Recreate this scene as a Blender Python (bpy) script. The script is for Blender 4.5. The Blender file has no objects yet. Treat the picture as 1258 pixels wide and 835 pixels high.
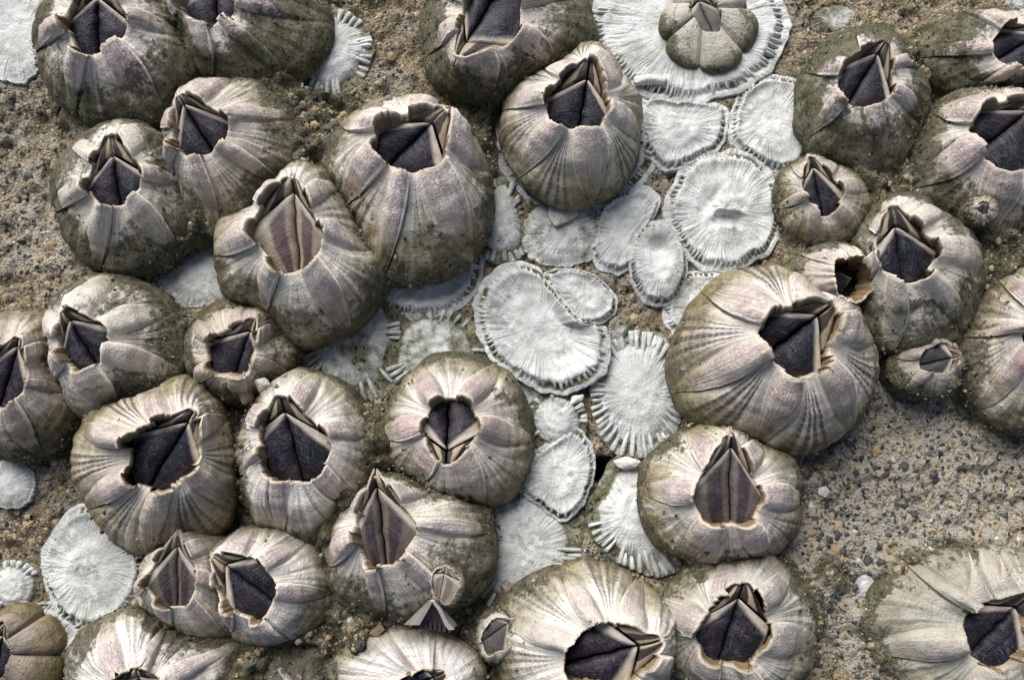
import bpy, math, random
import numpy as np
from mathutils import Vector

# ------------------------------------------------------------------ scene, camera, light
S = bpy.context.scene
S.unit_settings.system = 'METRIC'
S.unit_settings.scale_length = 0.0125          # 1 unit = 12.5 mm: a barnacle is about 25 mm across
R_ = math.radians

CAM_H = 10.0                                   # the lens hangs close over the rock
CAM_F = 1000.0 / 1258.0                        # focal length over sensor width
TILT = math.atan(162.0 / 1000.0)
cam_d = bpy.data.cameras.new('camera')
cam = bpy.data.objects.new('camera', cam_d)
S.collection.objects.link(cam)
cam.location = (0, 0, CAM_H)
cam.rotation_euler = (TILT, 0, 0)
cam_d.sensor_width = 36.0
cam_d.lens = 36.0 * CAM_F
cam_d.clip_start = 0.05
cam_d.clip_end = 3000.0
S.camera = cam

SUN_EL, SUN_AZ = R_(42), R_(-24)               # azimuth from +y (top of the picture), negative = left
world = bpy.data.worlds.new('World')
S.world = world
world.use_nodes = True
wn = world.node_tree.nodes
sky = wn.new('ShaderNodeTexSky')
sky.sky_type = 'NISHITA'
sky.sun_disc = False
sky.sun_elevation = SUN_EL
sky.sun_rotation = SUN_AZ
sky.air_density = 1.0
sky.dust_density = 3.0
bg = wn['Background']
bg.inputs['Strength'].default_value = 0.06
world.node_tree.links.new(sky.outputs[0], bg.inputs[0])

sun_d = bpy.data.lights.new('sun', 'SUN')
sun_d.energy = 3.9
sun_d.angle = R_(50)
sun_d.color = (1.0, 0.992, 0.98)
sun = bpy.data.objects.new('sun', sun_d)
S.collection.objects.link(sun)
sdir = Vector((math.sin(SUN_AZ) * math.cos(SUN_EL), math.cos(SUN_AZ) * math.cos(SUN_EL), math.sin(SUN_EL)))
sun.rotation_euler = sdir.to_track_quat('Z', 'Y').to_euler()
sun.location = sdir * 40

S.view_settings.view_transform = 'Standard'
S.view_settings.look = 'None'
S.view_settings.exposure = 0.4
S.view_settings.gamma = 1.0
S.render.engine = 'CYCLES'
S.cycles.use_denoising = True
S.cycles.max_bounces = 6
S.cycles.diffuse_bounces = 4

# ------------------------------------------------------------------ helpers
PI = math.pi
TAU = 2 * math.pi
rnd = random.Random(7)
C = S.collection
_c, _s = math.cos(TILT), math.sin(TILT)


def at(px, py, z=0.0):
    """a picture point carried along its sight line to the height z"""
    px = np.asarray(px, float); py = np.asarray(py, float); z = np.asarray(z, float)
    dx = (px - 629.0) / 1000.0
    dy = -(py - 417.5) / 1000.0
    y = dy * _c + _s
    zz = dy * _s - _c
    k = (z - CAM_H) / zz
    return np.stack([dx * k, y * k, np.broadcast_to(z, dx.shape) + 0 * dx], -1)


def _hash(ix, iy, iz, seed):
    n = (ix * 374761393 + iy * 668265263 + iz * 2147483647 + seed * 974711) & 0xffffffff
    n = ((n ^ (n >> 13)) * 1274126177) & 0xffffffff
    n = ((n ^ (n >> 16)) * 2246822519) & 0xffffffff
    return ((n ^ (n >> 15)) & 0xffff) / 32767.5 - 1.0


def noise(p, freq, seed=0):
    p = np.asarray(p) * freq
    i = np.floor(p).astype(np.int64)
    f = p - i
    f = f * f * (3 - 2 * f)
    r = 0
    for a in (0, 1):
        wx = f[..., 0] if a else 1 - f[..., 0]
        for b in (0, 1):
            wy = f[..., 1] if b else 1 - f[..., 1]
            for c in (0, 1):
                wz = f[..., 2] if c else 1 - f[..., 2]
                r = r + wx * wy * wz * _hash(i[..., 0] + a, i[..., 1] + b, i[..., 2] + c, seed)
    return r


def fbm(p, freq, octv=3, seed=0):
    a, t = 1.0, 0.0
    r = 0
    for k in range(octv):
        r = r + a * noise(p, freq * 2 ** k, seed + 17 * k)
        t += a
        a *= 0.55
    return r / t * 1.5


def sstep(a, b, x):
    t = np.clip((x - a) / (b - a), 0, 1)
    return t * t * (3 - 2 * t)


def mesh(name, v, q, mats, attrs=None, smooth=True, midx=None):
    v = np.asarray(v, np.float32).reshape(-1, 3)
    q = np.asarray(q, np.int32)
    n = q.shape[1]
    me = bpy.data.meshes.new(name)
    me.vertices.add(len(v))
    me.vertices.foreach_set('co', v.ravel())
    me.loops.add(q.size)
    me.loops.foreach_set('vertex_index', q.ravel())
    me.polygons.add(len(q))
    me.polygons.foreach_set('loop_start', np.arange(0, q.size, n, dtype=np.int32))
    me.polygons.foreach_set('use_smooth', np.full(len(q), smooth, bool))
    for m in (mats if isinstance(mats, (list, tuple)) else [mats]):
        me.materials.append(m)
    if midx is not None:
        me.polygons.foreach_set('material_index', np.asarray(midx, np.int32))
    for k, a in (attrs or {}).items():
        at_ = me.attributes.new(k, 'FLOAT_COLOR', 'POINT')
        at_.data.foreach_set('color', np.asarray(a, np.float32).reshape(-1, 4).ravel())
    me.update(calc_edges=True)
    me.validate()
    return me


def link(name, me, parent=None, loc=None):
    o = bpy.data.objects.new(name, me)
    C.objects.link(o)
    if parent is not None:
        o.parent = parent
    if loc is not None:
        o.location = loc
    return o


def tag(o, label, cat, group=None):
    o['label'] = label
    o['category'] = cat
    if group:
        o['group'] = group
    return o


def grid_q(nr, nc, wrap=False):
    r = np.arange(nr - 1)[:, None]
    c = np.arange(nc if wrap else nc - 1)[None, :]
    c2 = (c + 1) % nc
    return np.stack([r * nc + c, r * nc + c2, (r + 1) * nc + c2, (r + 1) * nc + c], -1).reshape(-1, 4)


class Polar:
    """a closed star-shaped outline as radius over angle round a centre"""
    def __init__(self, pts, cen=None):
        p = np.asarray(pts, float)[:, :2]
        nxt = np.roll(p, -1, 0)
        f = np.linspace(0, 1, 24, endpoint=False)[None, :, None]
        d = (p[:, None] + (nxt - p)[:, None] * f).reshape(-1, 2)
        self.c = d.mean(0) if cen is None else np.asarray(cen, float)
        w = d - self.c
        a = np.arctan2(w[:, 1], w[:, 0])
        o = np.argsort(a)
        self.a, self.r = a[o], np.hypot(w[:, 0], w[:, 1])[o]

    def __call__(self, th):
        th = (np.asarray(th) + PI) % TAU - PI
        return np.interp(th, self.a, self.r, period=TAU)

    def dist(self, p):
        w = np.asarray(p)[..., :2] - self.c
        return np.hypot(w[..., 0], w[..., 1]) / self(np.arctan2(w[..., 1], w[..., 0]))


def chaikin(p, k=0.2, n=1):
    p = np.asarray(p, float)
    for _ in range(n):
        nx = np.roll(p, -1, 0)
        p = np.stack([p * (1 - k) + nx * k, p * k + nx * (1 - k)], 1).reshape(-1, p.shape[1])
    return p


# ------------------------------------------------------------------ node materials
class NT:
    def __init__(self, name):
        self.m = bpy.data.materials.new(name)
        self.m.use_nodes = True
        self.t = self.m.node_tree
        self.b = self.t.nodes['Principled BSDF']
        self.pos = self.node('ShaderNodeNewGeometry').outputs['Position']

    def node(self, ty, **kw):
        n = self.t.nodes.new(ty)
        for k, v in kw.items():
            setattr(n, k, v)
        return n

    def put(self, sock, v):
        if hasattr(v, 'node'):
            self.t.links.new(v, sock)
        elif isinstance(v, tuple) and len(v) == 3 and len(getattr(sock, 'default_value', (0,) * 3)) == 4:
            sock.default_value = (*v, 1)
        else:
            sock.default_value = v

    def math(self, op, a, b=0.0, c=None, clamp=False):
        n = self.node('ShaderNodeMath', operation=op, use_clamp=clamp)
        self.put(n.inputs[0], a); self.put(n.inputs[1], b)
        if c is not None:
            self.put(n.inputs[2], c)
        return n.outputs[0]

    def add(self, *a):
        r = a[0]
        for x in a[1:]:
            r = self.math('ADD', r, x)
        return r

    def mul(self, *a):
        r = a[0]
        for x in a[1:]:
            r = self.math('MULTIPLY', r, x)
        return r

    def step(self, lo, hi, x):
        n = self.node('ShaderNodeMapRange', interpolation_type='SMOOTHSTEP')
        self.put(n.inputs[0], x); self.put(n.inputs[1], lo); self.put(n.inputs[2], hi)
        return n.outputs[0]

    def mix(self, f, a, b):
        n = self.node('ShaderNodeMix', data_type='RGBA')
        self.put(n.inputs[0], f); self.put(n.inputs[6], a); self.put(n.inputs[7], b)
        return n.outputs[2]

    def noise(self, scale, detail=3.0, rough=0.55, vec=None, dist=0.0):
        n = self.node('ShaderNodeTexNoise')
        self.put(n.inputs['Vector'], vec if vec is not None else self.pos)
        self.put(n.inputs['Scale'], scale); self.put(n.inputs['Detail'], detail)
        self.put(n.inputs['Roughness'], rough); self.put(n.inputs['Distortion'], dist)
        return n.outputs[0]

    def voro(self, scale, feature='F1', vec=None):
        n = self.node('ShaderNodeTexVoronoi', feature=feature)
        self.put(n.inputs['Vector'], vec if vec is not None else self.pos)
        self.put(n.inputs['Scale'], scale)
        return n

    def ramp(self, f, stops):
        n = self.node('ShaderNodeValToRGB')
        e = n.color_ramp.elements
        while len(e) < len(stops):
            e.new(0.5)
        for k, (p, col) in enumerate(stops):
            e[k].position = p
            e[k].color = (*col, 1)
        self.put(n.inputs[0], f)
        return n.outputs[0]

    def attr(self, name):
        n = self.node('ShaderNodeAttribute', attribute_name=name)
        s = self.node('ShaderNodeSeparateColor')
        self.t.links.new(n.outputs['Color'], s.inputs[0])
        return s.outputs[0], s.outputs[1], s.outputs[2], n.outputs['Alpha']

    def vec(self, x, y, z=0.0):
        n = self.node('ShaderNodeCombineXYZ')
        self.put(n.inputs[0], x); self.put(n.inputs[1], y); self.put(n.inputs[2], z)
        return n.outputs[0]

    def bump(self, h, strength, dist, prev=None):
        n = self.node('ShaderNodeBump')
        self.put(n.inputs['Height'], h)
        n.inputs['Strength'].default_value = strength
        n.inputs['Distance'].default_value = dist
        if prev is not None:
            self.t.links.new(prev, n.inputs['Normal'])
        return n.outputs[0]

    def done(self, col, rough=0.7, spec=0.3, nrm=None):
        self.put(self.b.inputs['Base Color'], col)
        self.put(self.b.inputs['Roughness'], rough)
        self.put(self.b.inputs['Specular IOR Level'], spec)
        if nrm is not None:
            self.t.links.new(nrm, self.b.inputs['Normal'])
        return self.m


def silt_colour(n):
    fine = n.noise(24, 5, 0.8)
    big = n.noise(5, 3)
    base = n.mix(n.step(0.35, 0.68, big), (0.10, 0.088, 0.038), (0.27, 0.255, 0.165))
    base = n.mix(n.mul(n.step(0.48, 0.66, n.noise(1.4, 3)), 0.6), base, (0.105, 0.115, 0.045))
    c = n.mix(n.mul(n.step(0.52, 0.68, fine), 0.8), base, (0.40, 0.37, 0.28))
    c = n.mix(n.mul(n.step(0.47, 0.40, fine), 0.6), c, (0.055, 0.05, 0.034))
    c = n.mix(n.step(0.40, 0.365, n.noise(19, 2, 0.5)), c, (0.022, 0.021, 0.018))
    return c, fine


def make_shell():
    n = NT('shell_wall')
    rad, inner, t, u = n.attr('geo')           # radius wing, inner face, height, place across the plate
    silt, white, stripe, pink = n.attr('par')
    brown, prand, grey, tone = n.attr('par2')
    n1 = n.noise(2.6, 4)
    n2 = n.noise(11, 4, 0.6)
    n3 = n.noise(38, 3, 0.6)
    # the chalky plate
    plate = n.mix(n.step(0.3, 0.7, n1), (0.31, 0.265, 0.165), (0.60, 0.55, 0.415))
    plate = n.mix(n.step(0.50, 0.72, n2), plate, (0.27, 0.225, 0.155))
    plate = n.mix(n.mul(white, n.step(0.25, 0.8, t)), plate, (0.84, 0.81, 0.76))
    plate = n.mix(n.mul(n.step(0.55, 0.95, n.add(t, n.mul(n1, 0.4), -0.2)), 0.6), plate, (0.73, 0.70, 0.645))
    apex = n.mul(n.step(0.62, 1.0, t), n.step(0.75, 0.1, n.math('ABSOLUTE', u)))
    plate = n.mix(n.mul(apex, 0.7), plate, (0.72, 0.67, 0.60))
    # pale and tan streaks running down from the apex
    lg = n.noise(1.0, 3, 0.6, n.vec(n.mul(u, 5.5), n.mul(t, 1.1), n.mul(prand, 31.0)))
    plate = n.mix(n.mul(n.step(0.52, 0.66, lg), 0.75), plate, (0.76, 0.735, 0.665))
    plate = n.mix(n.mul(n.step(0.46, 0.34, lg), 0.60), plate, (0.245, 0.20, 0.115))
    mv = n.noise(1.0, 3, 0.6, n.vec(n.mul(u, 7.0), n.mul(t, 1.6), n.add(n.mul(prand, 17.0), 4.0)))
    plate = n.mix(n.mul(n.step(0.50, 0.62, mv), n.step(0.25, 0.55, t), 0.45), plate, (0.285, 0.205, 0.24))
    # purple-grey rays, broken into dashes by the growth lines
    wob = n.math('SUBTRACT', n.noise(4, 2), 0.5)
    uw = n.add(u, n.mul(wob, 0.12), n.mul(prand, 0.3), -0.15)
    ray = n.step(-0.55, 0.75, n.math('SINE', n.add(n.mul(uw, 24.0), n.mul(prand, 20.0))))
    grp = n.step(0.62, 0.38, n.math('ABSOLUTE', uw))
    dash = n.step(-0.6, 0.2, n.math('SINE', n.add(n.mul(t, 120.0), n.mul(n2, 9.0))))
    win = n.mul(n.step(0.05, 0.3, t), n.step(1.02, 0.8, t))
    rays = n.mul(ray, grp, n.add(n.mul(dash, 0.35), 0.5), win, stripe, 0.95, n.step(0.22, 0.38, n.noise(2.6, 3)), n.step(0.0, 0.32, n.noise(14, 3, 0.7)))
    plate = n.mix(rays, plate, (0.075, 0.058, 0.075))
    # the smooth wings between the plates, with their own fine lines
    wcol = n.mix(n.step(0.3, 0.7, n.noise(4, 3)), (0.35, 0.29, 0.275), (0.62, 0.56, 0.485))
    wcol = n.mix(n.mul(pink, n.step(0.35, 0.65, n.noise(3, 2))), wcol, (0.45, 0.305, 0.305))
    wl = n.noise(1.0, 2, 0.5, n.vec(n.mul(u, 9.0), n.mul(t, 34.0), prand))
    wcol = n.mix(n.mul(n.step(0.5, 0.70, wl), 0.7), wcol, (0.76, 0.715, 0.645))
    wcol = n.mix(n.mul(n.step(0.55, 0.68, lg), 0.6), wcol, (0.70, 0.665, 0.59))
    wcol = n.mix(n.mul(n.step(0.48, 0.3, wl), 0.55), wcol, (0.235, 0.17, 0.185))
    wcol = n.mix(n.mul(n.step(0.49, 0.66, mv), 0.60), wcol, (0.32, 0.21, 0.25))
    wcol = n.mix(n.mul(n.step(0.80, 0.96, n.math('ABSOLUTE', u)), 0.6), wcol, (0.74, 0.70, 0.62))
    col = n.mix(n.mul(rad, n.step(0.35, 0.88, t)), plate, wcol)
    col = n.mix(n.mul(n.step(0.955, 0.995, t), 0.75), col, (0.68, 0.59, 0.47))
    col = n.mix(n.mul(brown, 0.82), col, n.mix(n2, (0.075, 0.045, 0.032), (0.25, 0.17, 0.115)))
    col = n.mix(n.mul(grey, 0.8), col, n.mix(n.noise(6, 4), (0.165, 0.16, 0.115), (0.37, 0.36, 0.285)))
    col = n.mix(n.mul(n.step(0.55, 1.0, tone), 0.45), col, n.mix(n2, (0.52, 0.48, 0.37), (0.74, 0.71, 0.62)))
    col = n.mix(n.mul(n.step(0.40, 0.0, tone), 0.22), col, n.mix(n2, (0.20, 0.16, 0.10), (0.40, 0.33, 0.235)))
    # brown film, which also paints shade into the lower flanks, then settled silt
    film = n.mul(n.step(0.88, 0.30, n.add(t, n.mul(n1, 0.75), n.mul(n2, 0.4), -0.5)), n.math('SUBTRACT', 0.85, n.mul(grey, 0.7)))
    col = n.mix(film, col, n.mix(n.step(0.35, 0.65, n2), (0.066, 0.052, 0.017), (0.205, 0.165, 0.065)))
    col = n.mix(n.mul(rays, n.math('SUBTRACT', 1.0, rad), 0.75), col, (0.05, 0.038, 0.052))
    sc, fine = silt_colour(n)
    sm = n.add(n.mul(n.noise(1.9, 3), 0.9), n.mul(n2, 0.5), n.mul(fine, 0.45), n.mul(silt, 0.55), n.mul(tone, 0.12), -0.06, n.mul(t, -0.55), 0.05,
               n.mul(rad, -0.10))
    smask = n.mul(n.step(0.86, 1.0, sm), n.math('SUBTRACT', 1.0, inner))
    col = n.mix(n.mul(smask, 0.92), col, sc)
    # black pits
    pit = n.mul(n.step(0.68, 0.73, n.noise(27, 3, 0.6)), n.math('SUBTRACT', 1.0, inner))
    col = n.mix(n.mul(pit, 0.6), col, (0.05, 0.042, 0.032))
    # inner sheath: horn brown with darker bands
    sh = n.mix(n.noise(1.0, 2, 0.5, n.vec(n.mul(u, 1.2), n.mul(t, 26.0), prand)), (0.10, 0.058, 0.024), (0.40, 0.30, 0.17))
    col = n.mix(inner, col, sh)
    rl = n.noise(1.0, 3, 0.6, n.vec(n.mul(u, 8.0), n.mul(t, 2.0), prand))
    gl = n.noise(1.0, 2, 0.6, n.vec(n.mul(u, 2.0), n.mul(t, 42.0), prand))
    b = n.bump(n.add(n.mul(rl, 0.3), n.mul(gl, 0.35), n.mul(n2, 0.7)), 0.42, 0.045)
    b = n.bump(n.add(n.mul(n3, 0.5), n.mul(n.mul(fine, smask), 3.6), n.mul(pit, -1.2)), 0.8, 0.035, b)
    return n.done(col, n.add(0.52, n.mul(smask, 0.35)), 0.35, b)


def make_oper():
    n = NT('opercular_plate')
    u, v, ter, br = n.attr('geo')
    prand, pale, _a, _b = n.attr('par')
    n2 = n.noise(9, 4, 0.6)
    dark = n.mix(n.step(0.38, 0.68, n.noise(3.5, 3)), (0.005, 0.008, 0.014), (0.022, 0.012, 0.020))
    fan = n.step(-0.5, 0.6, n.math('SINE', n.add(n.mul(u, 8.5), n.mul(n2, 1.2), 0.8)))
    dark = n.mix(br, dark, n.mix(fan, n.mix(n2, (0.06, 0.03, 0.035), (0.14, 0.09, 0.08)), n.mix(n2, (0.22, 0.17, 0.12), (0.46, 0.39, 0.30))))
    gl = n.noise(1.0, 2, 0.5, n.vec(n.mul(u, 3.0), n.mul(v, 46.0), n.mul(prand, 9.0)))
    rl = n.noise(1.0, 2, 0.5, n.vec(n.mul(u, 26.0), n.mul(v, 2.5), n.mul(prand, 5.0)))
    dark = n.mix(n.mul(n.step(0.45, 0.75, gl), n.step(0.42, 0.66, n.noise(6, 4, 0.7)), 0.34), dark, (0.22, 0.23, 0.26))
    dark = n.mix(n.mul(n.step(0.52, 0.75, rl), n.step(0.4, 0.6, n2), 0.35), dark, (0.17, 0.15, 0.16))
    dark = n.mix(n.mul(n.step(0.50, 0.68, n.noise(34, 4, 0.75)), n.step(0.36, 0.6, n.noise(4.5, 3)), 0.30), dark, (0.15, 0.165, 0.195))
    # pale band along the upper margin, wide at the outer corner, and a pale outer edge
    band = n.step(0.07, -0.06, n.add(v, n.mul(u, n.math('SUBTRACT', -0.03, n.mul(prand, 0.24))), n.mul(n.math('SUBTRACT', n2, 0.5), 0.10), -0.03))
    edge = n.mul(n.step(0.90, 0.98, u), 0.45)
    pc = n.mix(n2, (0.30, 0.245, 0.18), (0.70, 0.65, 0.56))
    sc = n.mix(n.math('MAXIMUM', band, edge), dark, pc)
    # the small upper plates: ridges of horn brown, cream and black
    rr = n.math('SINE', n.add(n.mul(u, 9.0), n.mul(n2, 2.0), n.mul(prand, 3.0)))
    tc = n.mix(n.step(-0.35, 0.55, rr), (0.035, 0.028, 0.026), (0.36, 0.29, 0.20))
    tc = n.mix(n.step(0.35, 0.12, v), tc, (0.47, 0.39, 0.28))
    col = n.mix(ter, sc, tc)
    col = n.mix(n.mul(pale, 0.75), col, n.mix(n2, (0.20, 0.18, 0.14), (0.42, 0.39, 0.33)))
    spk = n.step(0.62, 0.74, n.noise(40, 3, 0.7))
    col = n.mix(n.mul(spk, 0.22), col, (0.40, 0.37, 0.33))
    b = n.bump(n.add(n.mul(gl, 0.5), n.mul(rl, 0.2), n.mul(n2, 0.6), n.mul(n.noise(45, 3), 0.5)), 0.5, 0.03)
    return n.done(col, n.add(0.34, n.mul(n2, 0.25)), 0.26, b)


def make_scar():
    n = NT('chalk_disc')
    r, ang, dirt, worn = n.attr('geo')
    n1 = n.noise(2.2, 4)
    n2 = n.noise(9, 4, 0.6)
    n3 = n.noise(40, 3, 0.6)
    col = n.mix(n.step(0.28, 0.72, n1), (0.41, 0.42, 0.40), (0.69, 0.695, 0.665))
    rl = n.noise(1.0, 3, 0.6, n.vec(n.mul(ang, 95.0), n.mul(r, 2.0), worn))
    rr = n.step(0.32, 0.72, r)
    col = n.mix(n.mul(n.step(0.50, 0.66, rl), rr, 0.48), col, (0.33, 0.345, 0.335))
    col = n.mix(n.mul(n.step(0.48, 0.70, n2), 0.55), col, (0.44, 0.425, 0.36))
    col = n.mix(n.mul(n.step(0.50, 0.70, n.noise(3.4, 4, 0.65)), n.add(0.42, n.mul(worn, 0.45))), col, (0.27, 0.265, 0.215))
    col = n.mix(n.mul(n.step(0.56, 0.70, n.noise(6.5, 4, 0.7)), 0.75), col, (0.78, 0.79, 0.775))
    sc, fine = silt_colour(n)
    sm = n.add(n.mul(n.noise(2.3, 3), 0.8), n.mul(n2, 0.4), n.mul(fine, 0.3), n.mul(worn, 0.42), n.mul(dirt, 0.75))
    smask = n.step(0.93, 1.15, sm)
    col = n.mix(smask, col, sc)
    pit = n.step(0.735, 0.78, n.noise(17, 2, 0.5))
    col = n.mix(n.mul(pit, 0.75), col, (0.06, 0.055, 0.045))
    b = n.bump(n.add(n.mul(rl, n.mul(rr, -1.3)), n.mul(n2, 0.6)), 0.7, 0.05)
    b = n.bump(n.add(n3, n.mul(smask, fine)), 0.5, 0.025, b)
    return n.done(col, 0.62, 0.35, b)


def make_rock():
    n = NT('pitted_sandstone')
    silt, lime, warm, _x = n.attr('geo')
    jit = n.node('ShaderNodeVectorMath', operation='ADD')
    n.t.links.new(n.pos, jit.inputs[0])
    nn = n.node('ShaderNodeTexNoise')
    n.t.links.new(n.pos, nn.inputs['Vector'])
    nn.inputs['Scale'].default_value = 14
    sc_ = n.node('ShaderNodeVectorMath', operation='SCALE')
    n.t.links.new(nn.outputs['Color'], sc_.inputs[0]); sc_.inputs['Scale'].default_value = 0.07
    n.t.links.new(sc_.outputs[0], jit.inputs[1])
    v1 = n.voro(14.0, vec=jit.outputs[0])
    v2 = n.voro(30.0, vec=jit.outputs[0])
    s1 = n.node('ShaderNodeSeparateColor'); n.t.links.new(v1.outputs['Color'], s1.inputs[0])
    s2 = n.node('ShaderNodeSeparateColor'); n.t.links.new(v2.outputs['Color'], s2.inputs[0])
    n1 = n.noise(1.3, 4)
    n2 = n.noise(22, 4, 0.7)
    matrix = n.mix(n2, (0.14, 0.108, 0.055), (0.48, 0.41, 0.27))
    matrix = n.mix(n.step(0.45, 0.62, n1), matrix, (0.36, 0.335, 0.27))
    matrix = n.mix(n.mul(n.step(0.48, 0.34, n.noise(2.1, 3)), 0.7), matrix, (0.11, 0.075, 0.032))
    g2 = n.ramp(s2.outputs[0], [(0.0, (0.05, 0.042, 0.035)), (0.30, (0.19, 0.13, 0.07)), (0.55, (0.33, 0.24, 0.14)), (0.78, (0.42, 0.36, 0.27)), (1.0, (0.55, 0.52, 0.46))])
    col = n.mix(n.step(0.55, 0.35, v2.outputs[0]), matrix, g2)
    g1 = n.ramp(s1.outputs[1], [(0.0, (0.035, 0.035, 0.036)), (0.5, (0.075, 0.07, 0.065)), (0.8, (0.26, 0.19, 0.12)), (1.0, (0.48, 0.44, 0.37))])
    col = n.mix(n.mul(n.step(0.46, 0.36, v1.outputs[0]), n.step(0.55, 0.62, s1.outputs[2])), col, g1)
    lm = n.step(0.52, 0.68, n.add(n.mul(n.noise(2.4, 4, 0.65), 0.62), n.mul(n2, 0.28), n.mul(lime, 0.42), -0.01))
    col = n.mix(n.mul(lm, 0.72, n.step(0.28, 0.5, v1.outputs[0])), col, (0.58, 0.54, 0.455))
    sc, fine = silt_colour(n)
    sm = n.step(0.55, 0.85, n.add(n.mul(silt, 0.9), n.mul(n.noise(3.1, 3), 0.35), n.mul(n2, 0.2)))
    col = n.mix(n.mul(sm, 0.9), col, sc)
    h = n.add(n.mul(n2, 1.2), n.mul(v2.outputs[0], -0.8), n.mul(v1.outputs[0], -0.5), n.mul(fine, 0.8))
    b = n.bump(h, 0.9, 0.06)
    return n.done(col, 0.85, 0.2, b)


def make_plain(name, a, b_, rough=0.8, spec=0.25):
    n = NT(name)
    f = n.noise(26, 4, 0.65)
    return n.done(n.mix(f, a, b_), rough, spec, n.bump(n.noise(60, 3), 0.5, 0.02))


M_SHELL, M_OPER, M_SCAR, M_ROCK = make_shell(), make_oper(), make_scar(), make_rock()
M_GR = [make_plain('grain_dark', (0.03, 0.03, 0.032), (0.085, 0.08, 0.075), 0.6, 0.4),
        make_plain('grain_ochre', (0.19, 0.135, 0.062), (0.38, 0.295, 0.175)),
        make_plain('grain_tan', (0.27, 0.20, 0.12), (0.45, 0.37, 0.26)),
        make_plain('grain_pale', (0.42, 0.40, 0.35), (0.66, 0.64, 0.59))]

M_SILT = [make_plain('grit_dark', (0.03, 0.028, 0.02), (0.09, 0.08, 0.055)),
          make_plain('grit_olive', (0.14, 0.13, 0.09), (0.26, 0.24, 0.18)),
          make_plain('grit_pale', (0.30, 0.28, 0.22), (0.45, 0.43, 0.36))]

# ------------------------------------------------------------------ the tables: barnacles and discs
# name, silhouette (cx, cy, rx, ry), opening: tip, left, lower left, lower right, right (picture points),
# height over mean radius, options, label
B = []


def bar(key, sil, ap, h=0.95, label='', **o):
    B.append(dict(key=key, sil=sil, ap=ap, h=h, label=label, o=o))


bar('a1', (146, 58, 101, 102), [(118, -36), (78, 20), (97, 66), (140, 56), (157, 26)], .95,
    'large silty barnacle in the top left corner, opening cut by the top edge', silt=.62, stripe=.3, dark=1)
bar('a2', (311, 32, 97, 78), [(262, -42), (216, 2), (246, 30), (279, 26), (291, 0)], .85,
    'speckled grey barnacle at the top edge, beside the small ribbed shell fan', silt=.8, stripe=.2)
bar('a3', (286, 190, 87, 93), [(216, 112), (212, 176), (236, 195), (273, 178), (279, 145)], 1.0,
    'barnacle with square navy opening leaning left, above the big brown-plated one', silt=.5, stripe=.4)
bar('a4', (154, 245, 88, 94), [(134, 163), (103, 228), (127, 254), (163, 246), (172, 212)], 1.0,
    'olive barnacle with kite shaped opening next to bare brown rock at left', silt=.55, stripe=.2, film=.2)
bar('a5', (370, 318, 101, 111), [(357, 214), (305, 281), (345, 332), (381, 326), (395, 288)], 1.05,
    'tall barnacle whose closed plates are pale brown and striped instead of navy', silt=.2, stripe=.3, obr=.85, rad=.5)
bar('a6', (498, 238, 105, 111), [(549, 130), (466, 150), (460, 185), (496, 213), (543, 202)], 1.0,
    'large round barnacle with smooth pale wings and opening skewed to upper right', silt=.35, stripe=.25, rad=.72)
bar('a7', (622, 35, 106, 93), [(561, 69), (571, 4), (596, -26), (637, -16), (637, 47)], .9,
    'brown barnacle at the top centre with deep purple plates in a square opening', silt=.7, stripe=.1, film=.3)
bar('a8', (700, 153, 88, 96), [(725, 68), (673, 117), (679, 152), (733, 160), (747, 129)], 1.05,
    'rounded barnacle with purple dashed rays and pink wings beside the white discs', silt=-.05, stripe=1.0, pink=.6, rad=.62)
bar('a9', (870, 35, 50, 46), [(852, -14), (848, 14), (864, 39), (884, 38), (884, 10)], .42,
    'small grey lobed barnacle growing in the middle of the large white disc', silt=.1, stripe=0, lobe=1.0, rad=.08, pale=.5, base=.06, grey=.55, brown=.25)
bar('b1', (1061, 128, 78, 91), [(1091, 48), (1036, 79), (1033, 120), (1069, 132), (1097, 112)], 1.05,
    'silt covered barnacle right of the white discs with a pointed hooded opening', silt=.72, stripe=.1)
bar('b2', (1208, 66, 86, 52), [(1292, 34), (1237, 31), (1215, 60), (1240, 82), (1286, 76)], 1.0,
    'low wide barnacle in the top right corner with purple wing at its opening', silt=.75, stripe=.05, pink=.5)
bar('b3', (1214, 202, 95, 92), [(1280, 122), (1206, 132), (1194, 165), (1228, 212), (1288, 195)], 1.0,
    'large silty barnacle on the right edge carrying a tiny dark spat on its flank', silt=.6, stripe=.1, rad=.6)
bar('b4', (1012, 247, 59, 56), [(997, 190), (987, 231), (1008, 263), (1021, 262), (1038, 235)], 1.0,
    'small lilac barnacle touching the round white disc with crumbled centre', silt=.45, stripe=.1)
bar('b5', (1125, 343, 84, 101), [(1096, 249), (1075, 312), (1103, 347), (1129, 344), (1154, 307)], 1.1,
    'tall barnacle with long navy opening behind the small broken one', silt=.5, stripe=.2)
bar('b6', (1020, 345, 59, 46), [(1064, 317), (1024, 321), (1026, 352), (1052, 371), (1077, 345)], 1.35,
    'small broken yellowish barnacle with a ragged empty opening', silt=.5, stripe=0, broken=1, jag=.22, film=-.3)
bar('b7', (955, 445, 123, 115), [(1029, 370), (951, 381), (932, 413), (970, 464), (1014, 451)], 1.0,
    'largest barnacle, pale with dark dashed rays, opening tipped to the upper right', silt=.08, stripe=1.0, rad=.62, white=.35)
bar('b8', (1137, 452, 45, 40), [(1181, 437), (1161, 420), (1131, 434), (1133, 455), (1167, 457)], .8,
    'small dark barnacle wedged under the tall navy one, split by a level seam', silt=.45, stripe=0, pale=.15, base=.22, grey=.4, brown=.4)
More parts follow.
